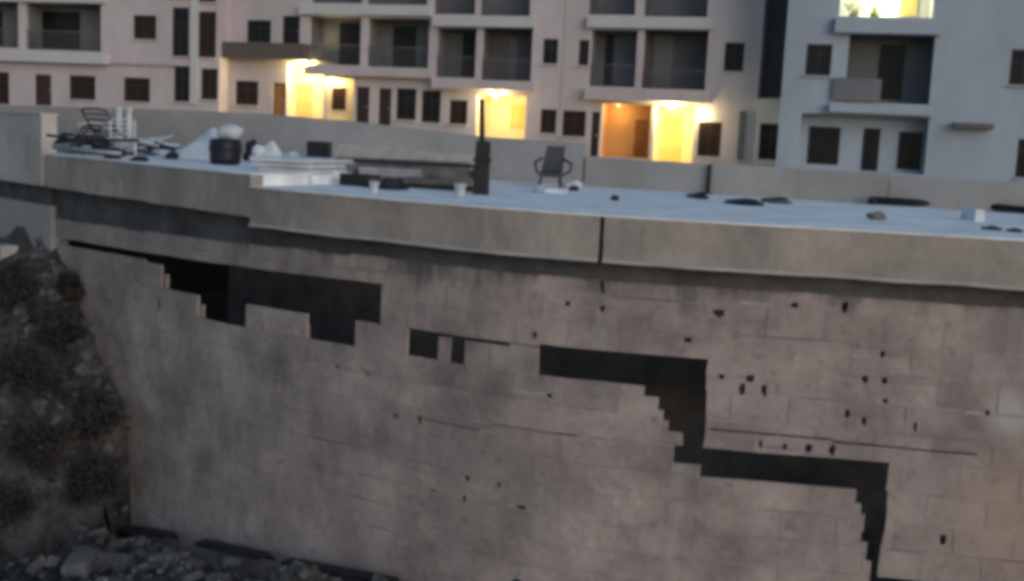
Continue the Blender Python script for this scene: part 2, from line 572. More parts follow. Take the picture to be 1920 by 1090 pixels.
wall = MB()
ZC, CH, BL, JT = -.44, .24, .46, .008
BEAM = -.545
blocks = []
for c in range(16):
    z1 = ZC - c * CH
    z0 = z1 - CH
    s = S_L + .03 - (BL / 2 if c % 2 else 0)
    while s < S_R - .3:
        a0, a1 = max(s, S_L + .03), s + BL
        if a1 - a0 > .05:
            cell = [(a0, a1, z0, z1)]
            for h in gap + [(0, 99, BEAM + .03, 0)]: cell = subtract(cell, h, .005)
            for h in holes + grooves: cell = subtract(cell, h, .003)
            for r in cell: wall.prism(PN, *r, -.032, -.004)
            bl = [(a0 + JT / 2, a1 - JT / 2, z0 + JT / 2, z1 - JT / 2)]
            for h in gap + holes + grooves + [(0, 99, BEAM + .012, 0)]: bl = subtract(bl, h)
            bl = [r for r in bl if (r[1] - r[0]) > .015 and (r[3] - r[2]) > .012]
            while bl:           # pieces cut apart by the gap become blocks of their own
                comp = [bl.pop()]
                grow = True
                while grow:
                    grow = [q for q in bl if any(q[0] <= r[1] + 1e-4 and r[0] <= q[1] + 1e-4 and q[2] <= r[3] + 1e-4 and r[2] <= q[3] + 1e-4 for r in comp)]
                    comp += grow
                    bl = [q for q in bl if q not in grow]
                blocks.append(comp)
        s += BL
wall_o = wall.build('block_wall', M['mortar'], bb)
back = MB()          # the rear skin of the hollow blocks: closes the put-log holes and grooves but not the gap
for c in range(16):
    z1 = ZC - c * CH
    s = S_L + .03
    while s < S_R - .3:
        cell = [(s, s + BL, z1 - CH, z1)]
        for h in gap: cell = subtract(cell, h, .13)
        for r in cell: back.prism(PB, *r, -.17, -.125)
        s += BL
back.build('rear_skin', M['mortar'], bb)


def project(p):
    v = np.array(p) - CAM
    w = v @ fwd
    return W / 2 + F * (v @ RGT) / w, H / 2 - F * (v @ UP) / w


ranked = []
for bl in blocks:
    a = 0
    for r in bl:
        q = project(PB((r[0] + r[1]) / 2, (r[2] + r[3]) / 2, 0))
        if -40 < q[0] < W + 40 and -40 < q[1] < H + 30 and (r[2] + r[3]) / 2 > low_z((r[0] + r[1]) / 2):
            p0, p1 = project(PB(r[0], r[2], 0)), project(PB(r[1], r[3], 0))
            a += abs((p1[0] - p0[0]) * (p1[1] - p0[1]))
    ranked.append(a)
order = sorted(range(len(blocks)), key=lambda i: -ranked[i])
print('blocks in view', sum(a > 60 for a in ranked), 'of', len(blocks))
rest = MB()
for k, i in enumerate(order):
    j = random.uniform(-.001, .001)
    t0, t1 = random.uniform(-.0006, .0006), random.uniform(-.0006, .0006)
    mb = MB() if k < 298 and ranked[i] > 60 else rest
    for r in blocks[i]:
        fn = lambda s, z, d: PN(s, z, d + ((j + t0 * (s - r[0]) / .4 + t1 * (z - r[2]) / .2) if d > -.01 else 0))
        mb.prism(fn, *r, -.03, 0)
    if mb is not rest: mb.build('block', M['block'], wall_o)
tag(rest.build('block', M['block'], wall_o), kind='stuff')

# ring beam between slab and blocks, dark room behind
beam = MB()
for a, b in zip(np.arange(S_L + .03, S_R - .4, .4), np.arange(S_L + .43, S_R, .4)):
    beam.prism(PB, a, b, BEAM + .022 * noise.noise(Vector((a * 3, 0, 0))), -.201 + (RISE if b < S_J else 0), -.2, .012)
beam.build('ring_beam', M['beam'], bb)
room = MB()
for a, b in zip(np.arange(S_L + .03, S_R - .8, .8), np.arange(S_L + .83, S_R, .8)):
    room.prism(PW, a, b, -4.3, -.22, -2.6, -2.5)
    room.prism(PW, a, b, -3.3, -3.2, -2.5, -.24)
room.build('inner_wall', M['inner'], bb)

# roof deck: white membrane on the slab, from the front edge to the low wall
def deck_strip(sa, sb, z):
    mb, sl_, n = MB(), MB(), max(2, int((sb - sa) / .35))
    for k in range(n):
        s0, s1 = sa + (sb - sa) * k / n, sa + (sb - sa) * (k + 1) / n
        f0, f1 = plan(s0, .162), plan(s1, .162)
        g0, g1 = plan(s0, .0), plan(s1, .0)
        def rear(p, q):     # go back square to the low wall
            X = p[0] + (p[1] - 9) * .04 + 2.0
            return X, bw(X)
        r0, r1 = rear(f0, 0), rear(f1, 0)
        mb.hexa([(*f0, z - .016), (*f1, z - .016), (*r1, z - .016), (*r0, z - .016), (*f0, z), (*f1, z), (*r1, z), (*r0, z)])
        sl_.hexa([(*g0, z - .2), (*g1, z - .2), (*r1, z - .2), (*r0, z - .2), (*g0, z - .018), (*g1, z - .018), (*r1, z - .018), (*r0, z - .018)])
    return mb, sl_


for sa, sb, z in ((S_L + .02, S_J, RISE), (S_J + .002, S_R, 0)):
    mb, sl_ = deck_strip(sa, sb, z)
    mb.build('roof_deck', M['deck'], bb)
    sl_.build('roof_slab', M['deck'] if z else M['fascia'], bb)
FH = .385
for sa, sb, z, pal in ((S_L + .035, S_J - .004, RISE, 0), (S_J + .004, S_C - .02, 0, 1), (S_C + .02, S_R, 0, 1)):
    mb, lp = MB(), MB()
    n = max(2, int((sb - sa) / .16))
    lo = z - (FH + (.03 if z else 0))
    for k in range(n):
        s0, s1 = sa + (sb - sa) * k / n, sa + (sb - sa) * (k + 1) / n
        wv = lambda s_, z_, d_: PW(s_, z_ + .010 * noise.noise(Vector((s_ * 2.3, z_ * 2, 4))), d_ + (.008 * noise.noise(Vector((s_ * 1.9, z_ * 5, 8))) if d_ > .1 else 0))
        mb.prism(wv, s0, s1, lo, z - .018, .002, .15)
        lp.prism(wv, s0, s1, lo - .004, lo + .022, .152, .168)
    fo = mb.build('fascia', M['fascia'], bb)
    lp.build('drip_edge', M['lip'] if pal else M['fascia'], fo)

# ------------------------------------------------------------------ neighbouring wall at the left of the joint
nw = thing('neighbour_wall', PW(S_L - 2, -3, 0), 'tall plain grey rendered wall left of the vertical joint at the roof end', 'wall')
a, lowp, cop, bandp = MB(), MB(), MB(), MB()
for s0 in np.arange(.4, S_L - .3, .5):
    s1 = min(s0 + .5, S_L - .03)
    a.prism(PW, s0, s1, -.30, .60, -.05, .15)
    lowp.prism(PW, s0, s1, -4.2, -.56, -.2, .03)
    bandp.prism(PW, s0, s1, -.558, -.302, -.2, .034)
    cop.prism(PW, s0, s1, .602, .63, -.07, .165)
a.build('parapet', M['wall_grey'], nw)
lowp.build('lower_wall', M['wall_low'], nw)
bandp.build('dark_band', M['beam'], nw)  # strip of darker colour right under the parapet
cop.build('coping', M['wall_grey'], nw)
led = MB()
s0_, z0_ = wall_hit(-30, 452)
s1_, z1_ = wall_hit(66, 470)
led.prism(lambda s, z, d: PW(s, z + (z1_ - z0_) * (s - s0_) / (s1_ - s0_), d), s0_ - 1, s1_, z0_ - .12, z0_ + .07, .22, .45)
tag(led.build('concrete_kerb', M['lip']), 'pale concrete kerb strip on top of the earth bank at the left edge', 'kerb')

# ------------------------------------------------------------------ low wall behind the roof
def bwp(px, py):     # picture point on the low wall's plane
    d = ray(px, py)
    t = 16.1 / (d[1] + .4 * d[0])
    return CAM + t * d


low = thing('parapet_wall', (1, bw(1) + .1, -.2), 'long low grey rendered wall along the back of the white roof', 'wall')
spans = [((-60, 196), (300, 205), (500, 214)), ((500, 214), (640, 226), (770, 240)), ((770, 240), (900, 256), (1096, 268)),
         ((1098, 294), (1330, 308), (1330, 308)), ((1332, 306), (1500, 317), (1668, 326)), ((1670, 329), (1800, 337), (2100, 352))]
for sp in spans:
    mb, cp = MB(), MB()
    for p, q in zip(sp[:-1], sp[1:]):
        A, B = bwp(*p), bwp(*q)
        if B[0] - A[0] < .01: continue
        mb.hexa([(A[0], A[1], -.3), (B[0] - .004, B[1], -.3), (B[0] + .06, B[1] + .17, -.3), (A[0] + .07, A[1] + .17, -.3),
                 (A[0], A[1], A[2]), (B[0] - .004, B[1], B[2]), (B[0] + .06, B[1] + .17, B[2]), (A[0] + .07, A[1] + .17, A[2])])
    mb.build('wall_span', M['wall_low'], low)

# ------------------------------------------------------------------ apartment blocks
class Facade:
    def __init__(self, xa, da, xb, db):
        def pt(x, D):
            r = ray(x, H960)
            r = r / r[1] * D
            return np.array([r[0], r[1]])
        self.a, self.b = pt(xa, da), pt(xb, db)
        e = self.b - self.a
        self.len = np.linalg.norm(e)
        self.e = e / self.len
        self.n = np.array([self.e[1], -self.e[0]])

    def P(self, t, z, d):
        q = self.a + self.e * t + self.n * d
        return (q[0], q[1], z)

    def hit(self, x, y, d=0.):
        r = ray(x, y)
        o = self.a + self.n * d
        A = np.array([[r[0], -self.e[0]], [r[1], -self.e[1]]])
        k, t = np.linalg.solve(A, o - CAM[:2])
        return t, CAM[2] + k * r[2]

    def rect(self, x0, y0, x1, y1, d=0.):
        xc, yc = (x0 + x1) / 2, (y0 + y1) / 2
        return (self.hit(x0, yc, d)[0], self.hit(x1, yc, d)[0], self.hit(xc, y1, d)[1], self.hit(xc, y0, d)[1])


def add_window(fc, parent, r, d, pane, frame, bars=True, name='window'):
    t0, t1, z0, z1 = r
    fr = MB()
    w = .07
    fr.prism(fc.P, t0, t1, z0, z0 + w, d - .10, d - .03).prism(fc.P, t0, t1, z1 - w, z1, d - .10, d - .03)
    fr.prism(fc.P, t0, t0 + w, z0 + w, z1 - w, d - .10, d - .03).prism(fc.P, t1 - w, t1, z0 + w, z1 - w, d - .10, d - .03)
    tm = (t0 + t1) / 2
    fr.prism(fc.P, tm - .03, tm + .03, z0 + w, z1 - w, d - .095, d - .035)
    if bars:
        zm = z0 + (z1 - z0) * .68
        fr.prism(fc.P, t0 + w, tm - .03, zm - .02, zm + .02, d - .09, d - .04).prism(fc.P, tm + .03, t1 - w, zm - .02, zm + .02, d - .09, d - .04)
    o = fr.build(name, frame, parent)
    for a, b in ((t0 + w, tm - .03), (tm + .03, t1 - w)):
        MB().prism(fc.P, a, b, z0 + w, z1 - w, d - .085, d - .07).build('pane', pane, o)
    return o


def add_door(fc, parent, r, d, m):
    t0, t1, z0, z1 = r
    fr = MB()
    w = .06
    fr.prism(fc.P, t0, t0 + w, z0, z1, d - .1, d - .02).prism(fc.P, t1 - w, t1, z0, z1, d - .1, d - .02).prism(fc.P, t0 + w, t1 - w, z1 - w, z1, d - .1, d - .02)
    o = fr.build('door', M['frame'], parent)
    lf = MB()
    lf.prism(fc.P, t0 + w, t1 - w, z0 + .01, z1 - w, d - .09, d - .055)
    zz = (z1 - z0)
    for k in (.1, .55):
        lf.prism(fc.P, t0 + w + .1, t1 - w - .1, z0 + zz * k, z0 + zz * (k + .36), d - .055, d - .035)
    lf.build('door_leaf', m, o)
    MB().prism(fc.P, t1 - w - .12, t1 - w - .06, z0 + zz * .46, z0 + zz * .5, d - .05, d + .0).build('handle', M['steel'], o)
    return o


def building(label, fc, x0, x1, ytop, zbot, openings, m, depth=9., name='apartment_building'):
    ta, tb = fc.hit(x0, 150)[0], fc.hit(x1, 150)[0]
    zt = fc.hit((x0 + x1) / 2, ytop)[1]
    root = thing(name, fc.P((ta + tb) / 2, zbot, -depth / 2), label, 'building')
    rects = [(ta, tb, zbot, zt)]
    cuts = []
    for o in openings:
        if o['k'] in ('window', 'door', 'recess'):
            o['r'] = fc.rect(*o['p'])
            cuts.append(o['r'])
    for h in cuts: rects = subtract(rects, h)
    mb = MB()
    for r in rects: mb.prism(fc.P, *r, -.25, 0)
    mb.build('front_wall', m, root)
    sh = MB()
    sh.prism(fc.P, ta, ta + .25, zbot, zt, -depth, -.252).prism(fc.P, tb - .25, tb, zbot, zt, -depth, -.252).prism(fc.P, ta + .252, tb - .252, zbot, zt, -depth, -depth + .25)
    sh.build('side_wall', m, root)
    MB().prism(fc.P, ta - .3, tb + .3, zt + .002, zt + .3, -depth - .3, .3).build('roof', M['apt_w'], root)
    for o in openings:
        k = o['k']
        if k == 'window':
            add_window(fc, root, o['r'], -.02, M[o.get('pane', 'pane')], M[o.get('frame', 'frame')])
            r = o['r']
            MB().prism(fc.P, r[0] - .06, r[1] + .06, r[2] - .08, r[2] - .004, .002, .10).build('sill', M[o.get('trim', 'apt')] if o.get('trim') else m, root)
        elif k == 'door':
            add_door(fc, root, o['r'], -.02, M[o.get('m', 'door')])
        elif k == 'recess':
            t0, t1, z0, z1 = o['r']
            D = o.get('depth', 1.4)
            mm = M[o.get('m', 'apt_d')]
            rc = MB()
            rc.prism(fc.P, t0 - .1, t1 + .1, z0 - .1, z1 + .1, -D - .12, -D)
            rc.prism(fc.P, t0 - .12, t0 - .002, z0 - .1, z1 + .1, -D, -.252).prism(fc.P, t1 + .002, t1 + .12, z0 - .1, z1 + .1, -D, -.252)
            rc.prism(fc.P, t0, t1, z0 - .12, z0 - .002, -D, -.252).prism(fc.P, t0, t1, z1 + .002, z1 + .12, -D, -.252)
            ro = rc.build(o.get('name', 'balcony'), mm, root)
            if o.get('name') is None and o['p'][2] < 1400: o.setdefault('rail', 1.0)
            for q in o.get('inner', []):
                rr = fc.rect(*q['p'], d=-D)
                rr = (max(rr[0], t0 + .03), min(rr[1], t1 - .03), max(rr[2], z0 + .02), min(rr[3], z1 - .05))
                if q['k'] == 'door':
                    f2 = MB().prism(fc.P, *rr, -D + .002, -D + .06).build('door', M[q.get('m', 'pane')], ro)
                else:
                    f2 = MB().prism(fc.P, *rr, -D + .002, -D + .05).build('window', M[q.get('m', 'pane')], ro)
            if o.get('rail'):
                rl = MB()
                zr_ = z0 + o['rail']
                rl.prism(fc.P, t0 + .01, t1 - .01, zr_ - .04, zr_, -.16, -.11)
                nb = max(4, int((t1 - t0) / .14))
                for i in range(nb + 1):
                    tt = t0 + .02 + (t1 - t0 - .04) * i / nb
                    rl.prism(fc.P, tt - .01, tt + .01, z0, zr_ - .04, -.145, -.125)
                rl.build('railing', M['strip'], ro)
        elif k == 'band':
            d = o.get('d', .45)
            r = fc.rect(*o['p'], d=d)
            MB().prism(fc.P, *r, .003, d).build(o.get('name', 'slab_band'), M[o.get('m', 'apt_w')], root)
        elif k == 'lamp':
            d = o['d']
            t, z = fc.hit(*o['p'], d)
            c = fc.P(t, z, d)
            lm = MB().lathe([(.03, .14), (.09, .13), (.10, .09), (.05, .085)], c).build('ceiling_lamp', M['white'], root)
            MB().lathe([(.02, .085), (.075, .06), (.085, .0), (.06, -.05), (.01, -.07)], c, 14).build('bulb', M['bulb' if o['w'] > 20 else 'fill_bulb'], lm, smooth=True)
            ld = bpy.data.lights.new('lamp_light', 'POINT')
            ld.energy = o['w']
            ld.color = o.get('c', (1, .80, .40))
            ld.shadow_soft_size = .12
            lo = bpy.data.objects.new('lamp_light', ld)
            col.objects.link(lo)
            lo.parent = lm
            lo.location = Vector(fc.P(t, z - .22, d + .05)) - Vector(worldmat(lm).translation)
    return root


Wn = lambda x0, y0, x1, y1, **k: dict(k='window', p=(x0, y0, x1, y1), **k)
Dr = lambda x0, y0, x1, y1, **k: dict(k='door', p=(x0, y0, x1, y1), **k)
Rc = lambda x0, y0, x1, y1, **k: dict(k='recess', p=(x0, y0, x1, y1), **k)
Bd = lambda x0, y0, x1, y1, **k: dict(k='band', p=(x0, y0, x1, y1), **k)
Lp = lambda x, y, d, w, **k: dict(k='lamp', p=(x, y), d=d, w=w, **k)
iD = lambda x0, y0, x1, y1, **k: dict(k='door', p=(x0, y0, x1, y1), **k)
iW = lambda x0, y0, x1, y1, **k: dict(k='window', p=(x0, y0, x1, y1), **k)

fL = Facade(0, 59, 415, 56)
building('pinkish apartment block at the far left with stairwell windows and dark balconies', fL, -160, 411, -170, .2, [
    Rc(-110, 3, 34, 88, inner=[iD(-40, 20, 5, 86)]), Rc(47, 7, 189, 95, inner=[iD(70, 22, 150, 92)]),
    Rc(-110, -120, 34, -22), Rc(47, -118, 189, -20),
    Bd(-110, -20, 196, 3, d=.25), Bd(-110, 96, 196, 115, d=.5), Bd(196, 113, 330, 121, d=.18, m='apt', name='string_course'),
    Wn(-25, 135, 17, 195, pane='pane_br'), Dr(66, 140, 96, 198), Wn(130, 142, 179, 187, pane='pane_br'), Wn(232, 146, 281, 191, pane='pane_br'),
    Wn(250, 29, 293, 74, pane='pane_br'), Wn(250, -84, 293, -40, pane='pane_br'),
    Wn(323, 14, 354, 106), Wn(372, 22, 405, 108, pane='pane_br'), Wn(326, 124, 356, 191), Wn(377, 129, 408, 187, pane='pane_br'), Wn(323, -84, 354, -4), Wn(372, -80, 405, 4),
    Bd(357, -100, 370, 196, d=.12, name='pilaster')], M['apt'])

fC = Facade(415, 57, 1425, 49)
building('long central apartment block with stacked grey balconies and a yellow lit porch', fC, 413, 1052, -190, -.4, [
    Wn(463, 38, 508, 80), Dr(530, 30, 562, 84, m='pane'),
    Bd(418, 80, 568, 111, d=.75, m='parapet_brown', name='balcony_parapet'),
    Rc(586, -95, 680, 6), Rc(690, -95, 803, 9), Bd(560, 9, 806, 28, d=.3),
    Rc(579, 32, 676, 122, inner=[iD(637, 45, 678, 121)]), Rc(689, 35, 804, 128, inner=[iD(738, 50, 780, 127)]),
    Bd(570, 125, 806, 143, d=.55, m='apt'),
    Rc(816, -95, 893, 27), Rc(903, -95, 996, 30), Bd(810, 30, 1000, 50, d=.3),
    Rc(818, 53, 892, 146, inner=[iD(868, 64, 890, 144)]), Rc(903, 53, 997, 152, m='strip', inner=[iD(955, 70, 972, 150, m='apt_d')]), Bd(808, 150, 1000, 168, d=.5, m='apt'),
    Wn(441, 152, 484, 197, pane='pane_br'), Dr(512, 156, 535, 218, m='door_br'),
    Rc(538, 119, 607, 221, depth=1.1, m='apt_warm', name='porch', inner=[iD(558, 158, 586, 217, m='door_y')]), Lp(574, 119, .12, 260),
    Rc(609, 147, 663, 227, depth=.7, m='apt_warm', name='porch', inner=[iW(616, 164, 648, 206, m='pane_br')]), Lp(626, 142, -.35, 45), Dr(668, 163, 692, 234), Dr(710, 166, 733, 237), Wn(743, 166, 780, 225), Wn(790, 170, 826, 230), Wn(842, 188, 876, 233, pane='pane_br'),
    Rc(893, 178, 985, 264, depth=1.7, m='apt_warm', name='porch', inner=[iW(958, 196, 982, 240, m='door_y')]), Lp(930, 181, .10, 130),
    Wn(1018, 73, 1046, 120), Wn(1013, 205, 1043, 250, pane='pane_br')], M['apt'])
building('middle apartment wing with four dark balconies over an orange recess and a bright yellow doorway', fC, 1053, 1423, -200, -1.2, [
    Wn(1085, 75, 1104, 123), Rc(1107, -95, 1194, 28), Rc(1211, -95, 1330, 32), Bd(1100, 31, 1336, 53, d=.3),
    Rc(1107, 57, 1193, 163, inner=[iD(1135, 60, 1150, 160)]), Rc(1205, 57, 1325, 174, m='strip', inner=[iD(1225, 66, 1260, 168, m='apt_d')]), Bd(1096, 166, 1332, 190, d=.5, m='apt'),
    Wn(1054, 208, 1098, 256, pane='pane_br'), Dr(1108, 210, 1123, 294),
    Rc(1127, 196, 1219, 296, depth=1.2, m='apt_orange', name='porch', inner=[iD(1190, 225, 1212, 292, m='door_br')]), Lp(1160, 197, -.6, 16, c=(1, .66, .32)),  # added fill lamp: the orange porch gets its light from elsewhere
    Rc(1226, 197, 1300, 307, depth=1.6, m='apt_warm', name='porch', inner=[iD(1243, 215, 1278, 302, m='door_y')]), Lp(1258, 200, .10, 190, c=(1, .82, .34)),
    Wn(1308, 229, 1352, 294, pane='pane_br'), Lp(1316, 208, .3, 26),
    Wn(1358, 80, 1395, 134), Bd(1384, 209, 1396, 300, d=.12, m='apt_d', name='drainpipe')], M['apt'])
fS = Facade(1423, 50.5, 1470, 49.8)
MBs = thing('stair_shaft', fS.P(.5, -1, -2), 'dark recessed stair shaft strip between the middle and right apartment wings', 'shaft')
tb_ = fS.len
ts, zs = fS.hit(1446, 183)
MB().prism(fS.P, -.05, tb_ + .3, zs, 9.5, -.3, 0).build('dark_panel', M['strip'], MBs)
MB().prism(fS.P, -.05, tb_ + .3, -1.2, zs - .004, -.3, .3).build('shaft_base', M['apt_w'], MBs)
fR = Facade(1466, 46, 1920, 43.8)
building('right hand blue grey apartment wing with one dark balcony below a lit one', fR, 1467, 2080, -210, -1.2, [
    Wn(1511, 83, 1559, 142),
    Rc(1578, -70, 1753, 32, depth=1.3, m='apt_w', inner=[iD(1690, -60, 1722, 30, m='door_y')]), Lp(1650, -20, -.6, 150, c=(.97, 1, .62)),
    Bd(1566, 34, 1766, 63, d=.35, m='apt_b'), Rc(1588, 66, 1748, 194, depth=1.5, inner=[iD(1648, 84, 1694, 186)]),
    Bd(1562, 147, 1652, 189, d=.2, m='apt_d', name='balcony_parapet'), Bd(1555, 197, 1752, 214, d=.4, m='apt_b'),
    Rc(1499, 217, 1738, 322, depth=.9, m='apt_b', name='porch', inner=[iW(1516, 238, 1574, 308), iD(1618, 241, 1648, 320), iW(1684, 248, 1728, 318)]),
    Wn(1894, 93, 1945, 160), Wn(1906, 261, 1950, 334), Bd(1790, 231, 1864, 241, d=.5, m='strip', name='canopy')], M['apt_b'])
# window in the strip beside the shaft
fW = Facade(1418, 48.9, 1472, 48.4)
ww = thing('apartment_building', fW.P(.6, -1.2, -.3), 'narrow pale ground floor bay with one barred window under the dark shaft', 'building')
r = fW.rect(1423, 232, 1466, 300)
mb = MB()
for q in subtract([(-.1, fW.len + .1, -1.2, fW.hit(1445, 186)[1])], r): mb.prism(fW.P, *q, -.25, 0)
mb.build('front_wall', M['apt_w'], ww)
MB().prism(fW.P, r[0], r[1], r[2], r[3], -.4, -.26).build('room_back', M['inner'], ww)
add_window(fW, ww, r, -.02, M['pane'], M['frame'])
# plants on the lit balcony
for k, (x, yb, sz, lab) in enumerate(((1600, 30, .75, 'yellow green potted plant at the left of the lit top balcony'), (1640, 31, .6, 'smaller potted plant in the middle of the lit top balcony'))):
    t, z = fR.hit(x, yb, -.5)
    c = Vector(fR.P(t, z - .25, -.5))
    pr = thing('potted_plant', c, lab, 'plant')
    MB().lathe([(.10, 0), (.15, .02), (.19, .28), (.2, .3), (.16, .3)], c).build('pot', M['pot'], pr)
    lf = MB()
    rnd = random.Random(k)
    for i in range(120):
        a, e = rnd.uniform(0, 6.28), rnd.uniform(.2, 1.4)
        q = c + Vector((0, 0, .3)) + Vector((math.cos(a) * math.cos(e), math.sin(a) * math.cos(e), math.sin(e))) * rnd.uniform(.1, sz)
        u = Vector((rnd.gauss(0, 1), rnd.gauss(0, 1), rnd.gauss(0, 1))).normalized() * .11
        v = u.orthogonal().normalized() * .035
        lf.quad(q - u, q + v, q + u, q - v)
    lf.build('foliage', M['green'], pr)


# ------------------------------------------------------------------ things on the roof
def deck_pt(x, y):
    z = RISE if x < 490 else 0.
    return Vector(onz(x, y, z))


def put(name, x, y, label, cat, group=None):
    p = deck_pt(x, y)
    o = thing(name, p, label, cat, group)
    return o, p, p.y / F          # metres per picture pixel there


# black drum with a white lid
o, p, k = put('drum', 422, 309, 'squat black plastic drum with a pale sack on top on the white roof', 'drum')
MB().lathe([(22 * k, 0), (27 * k, 2 * k), (29 * k, 12 * k), (28 * k, 15 * k), (30 * k, 28 * k), (29 * k, 44 * k), (25 * k, 48 * k), (24 * k, 46 * k), (1 * k, 46 * k)], p, 24).build('drum_body', M['black'], o, smooth=True)
MB().tube([p + Vector((29.5 * k * math.cos(a), 29.5 * k * math.sin(a), 30 * k)) for a in np.linspace(0, 6.28, 25)], 1.3 * k, 6).build('hoop', M['black'], o)
q, _, _ = put('sack', 430, 309, 'pale sack lying on top of the black drum', 'sack')
MB().lump(p + Vector((8 * k, 0, 60 * k)), 24 * k, 20 * k, 15 * k, 3, 16, 10, .3, -13 * k).build('sack_body', M['pale'], q, smooth=True)
MB().tube([p + Vector((26 * k, 0, 64 * k)), p + Vector((32 * k, 0, 68 * k))], [5 * k, 3 * k], 8).build('sack_neck', M['pale'], q)

# two upright white pipes and a dark one, standing in the tangle
for x, y, h, w, m, lab in ((223, 262, 58, 5, 'white', 'left one of two upright white pipes standing in the roof tangle'), (242, 264, 58, 5, 'white', 'right one of two upright white pipes standing in the roof tangle'), (204, 262, 54, 4.5, 'steel', 'grey upright pipe just left of the white pipes on the roof')):
    o, p, k = put('pipe', x, y + 20, lab, 'pipe', 'upright pipes on the roof')
    h += 20
    MB().tube([p, p + Vector((0, 0, h * k))], w * k, 12).build('pipe_shaft', M[m], o, smooth=True)
    MB().tube([p + Vector((0, 0, (h - 5) * k)), p + Vector((0, 0, (h + 1) * k))], (w + 1.5) * k, 12).build('pipe_socket', M[m], o, smooth=True)


def chair(x, y, tilt, label, m, sc=1.0, rz=0.):
    """tubular garden chair lying on the roof"""
    o, p, k = put('garden_chair', x, y, label, 'chair', 'tubular chairs tipped over on the roof')
    Rm = Matrix.Rotation(rz, 3, 'Z') @ Matrix.Rotation(tilt, 3, 'X')
    def T(*q): return p + Rm @ (Vector(q) * sc) + Vector((0, 0, .02))
    r = .016 * sc
    sides = MB()
    for s in (-.24, .24):
        MB().tube([T(s, -.22, 0), T(s, -.2, .22), T(s, -.17, .38), T(s, .0, .40), T(s, .2, .38), T(s, .24, .15), T(s, .27, 0)], r, 6).build('leg_frame', m, o, smooth=True)
        MB().tube([T(s, .2, .22), T(s, .26, .5), T(s, .30, .66)], r, 6).build('back_post', m, o, smooth=True)
    MB().tube([T(-.24, .30, .66), T(-.12, .31, .7), T(.12, .31, .7), T(.24, .30, .66)], r, 6).build('top_rail', m, o, smooth=True)
    st = MB()
    for i in range(5):
        yy = -.18 + i * .085
        st.tube([T(-.24, yy, .23), T(.24, yy, .23)], r * .8, 6)
    st.build('seat_slats', m, o, smooth=True)
    bk = MB()
    for i in range(4):
        st_z = .3 + i * .1
        bk.tube([T(-.24, .2 + (st_z - .22) * .22, st_z), T(.24, .2 + (st_z - .22) * .22, st_z)], r * .8, 6)
    bk.build('back_slats', m, o, smooth=True)


chair(165, 284, 1.3, 'pale tubular chair tipped on its back at the left end of the roof', M['white'], .8, .5)
chair(205, 292, .9, 'rusty tubular chair tipped over in front of the upright pipes', M['rust'], .85, -.4)
chair(180, 286, 1.75, 'grey tubular chair upside down behind the other tipped chairs', M['steel'], .8, 1.2)
chair(255, 288, 1.5, 'pale tubular chair lying right of the upright pipes beside dark sacks', M['white'], .75, 2.2)

chair(230, 296, .5, 'small pale tubular chair leaning into the tangle under the upright pipes', M['white'], .6, 3.4)
chair(150, 290, 1.1, 'small rusty tubular chair at the very left of the roof tangle', M['rust'], .6, 2.9)
for x, y, rx, rz_, lab in ((150, 281, 24, 18, 'crumpled white plastic sheet at the left end of the roof'), (195, 285, 26, 10, 'low crumpled white sheet under the tipped chairs'), (262, 290, 26, 11, 'crumpled white sheet between the chairs and the dark sack'),
                           (312, 293, 24, 15, 'crumpled pale sheet between the dark sack and the tarpaulin'), (497, 324, 28, 36, 'bulging white sack behind the stacked boards'), (545, 322, 32, 26, 'long white sack behind the boards left of the crate'),
                           (1030, 362, 30, 9, 'pale crumpled sheet on the roof below the dark chair'), (1075, 352, 18, 9, 'small pale sheet right of the dark chair')):
    o, p, k = put('plastic_sheet', x, y, lab, 'sheet')
    MB().lump(p + Vector((0, 0, rz_ * .4 * k)), rx * k, rx * k * .9, rz_ * k, x * .37, 24, 16, .55, -rz_ * .4 * k).build('sheet_body', M['white'] if x % 2 else M['pale'], o, smooth=True)
    MB().lump(p + Vector((-rx * .5 * k, -rx * .4 * k, rz_ * .3 * k)), rx * .5 * k, rx * .4 * k, rz_ * .6 * k, x * .9, 12, 8, .8, -rz_ * .3 * k).build('sheet_fold', M['pale'], o, smooth=True)

o, p, k = put('rod_heap', 235, 296, 'tangled heap of dark and pale rods and pipes around the tipped chairs', 'rods')
rnd = random.Random(21)
for i in range(26):
    c = deck_pt(rnd.uniform(140, 335), rnd.uniform(287, 297)) + Vector((0, 0, rnd.uniform(.015, .22)))
    a_, L_ = rnd.uniform(-.5, .5), rnd.uniform(.2, .55)
    e = Vector((math.cos(a_), math.sin(a_), rnd.gauss(0, .16))) * L_
    e.z = min(e.z, c.z - RISE) if e.z > 0 else max(e.z, RISE - c.z)
    MB().tube([c - e, c + Vector((0, 0, rnd.uniform(-.01, .03))), c + e], rnd.uniform(.012, .026), 7).build('rod', M[('dark', 'white', 'rust', 'steel', 'black')[i % 5]], o, smooth=True)

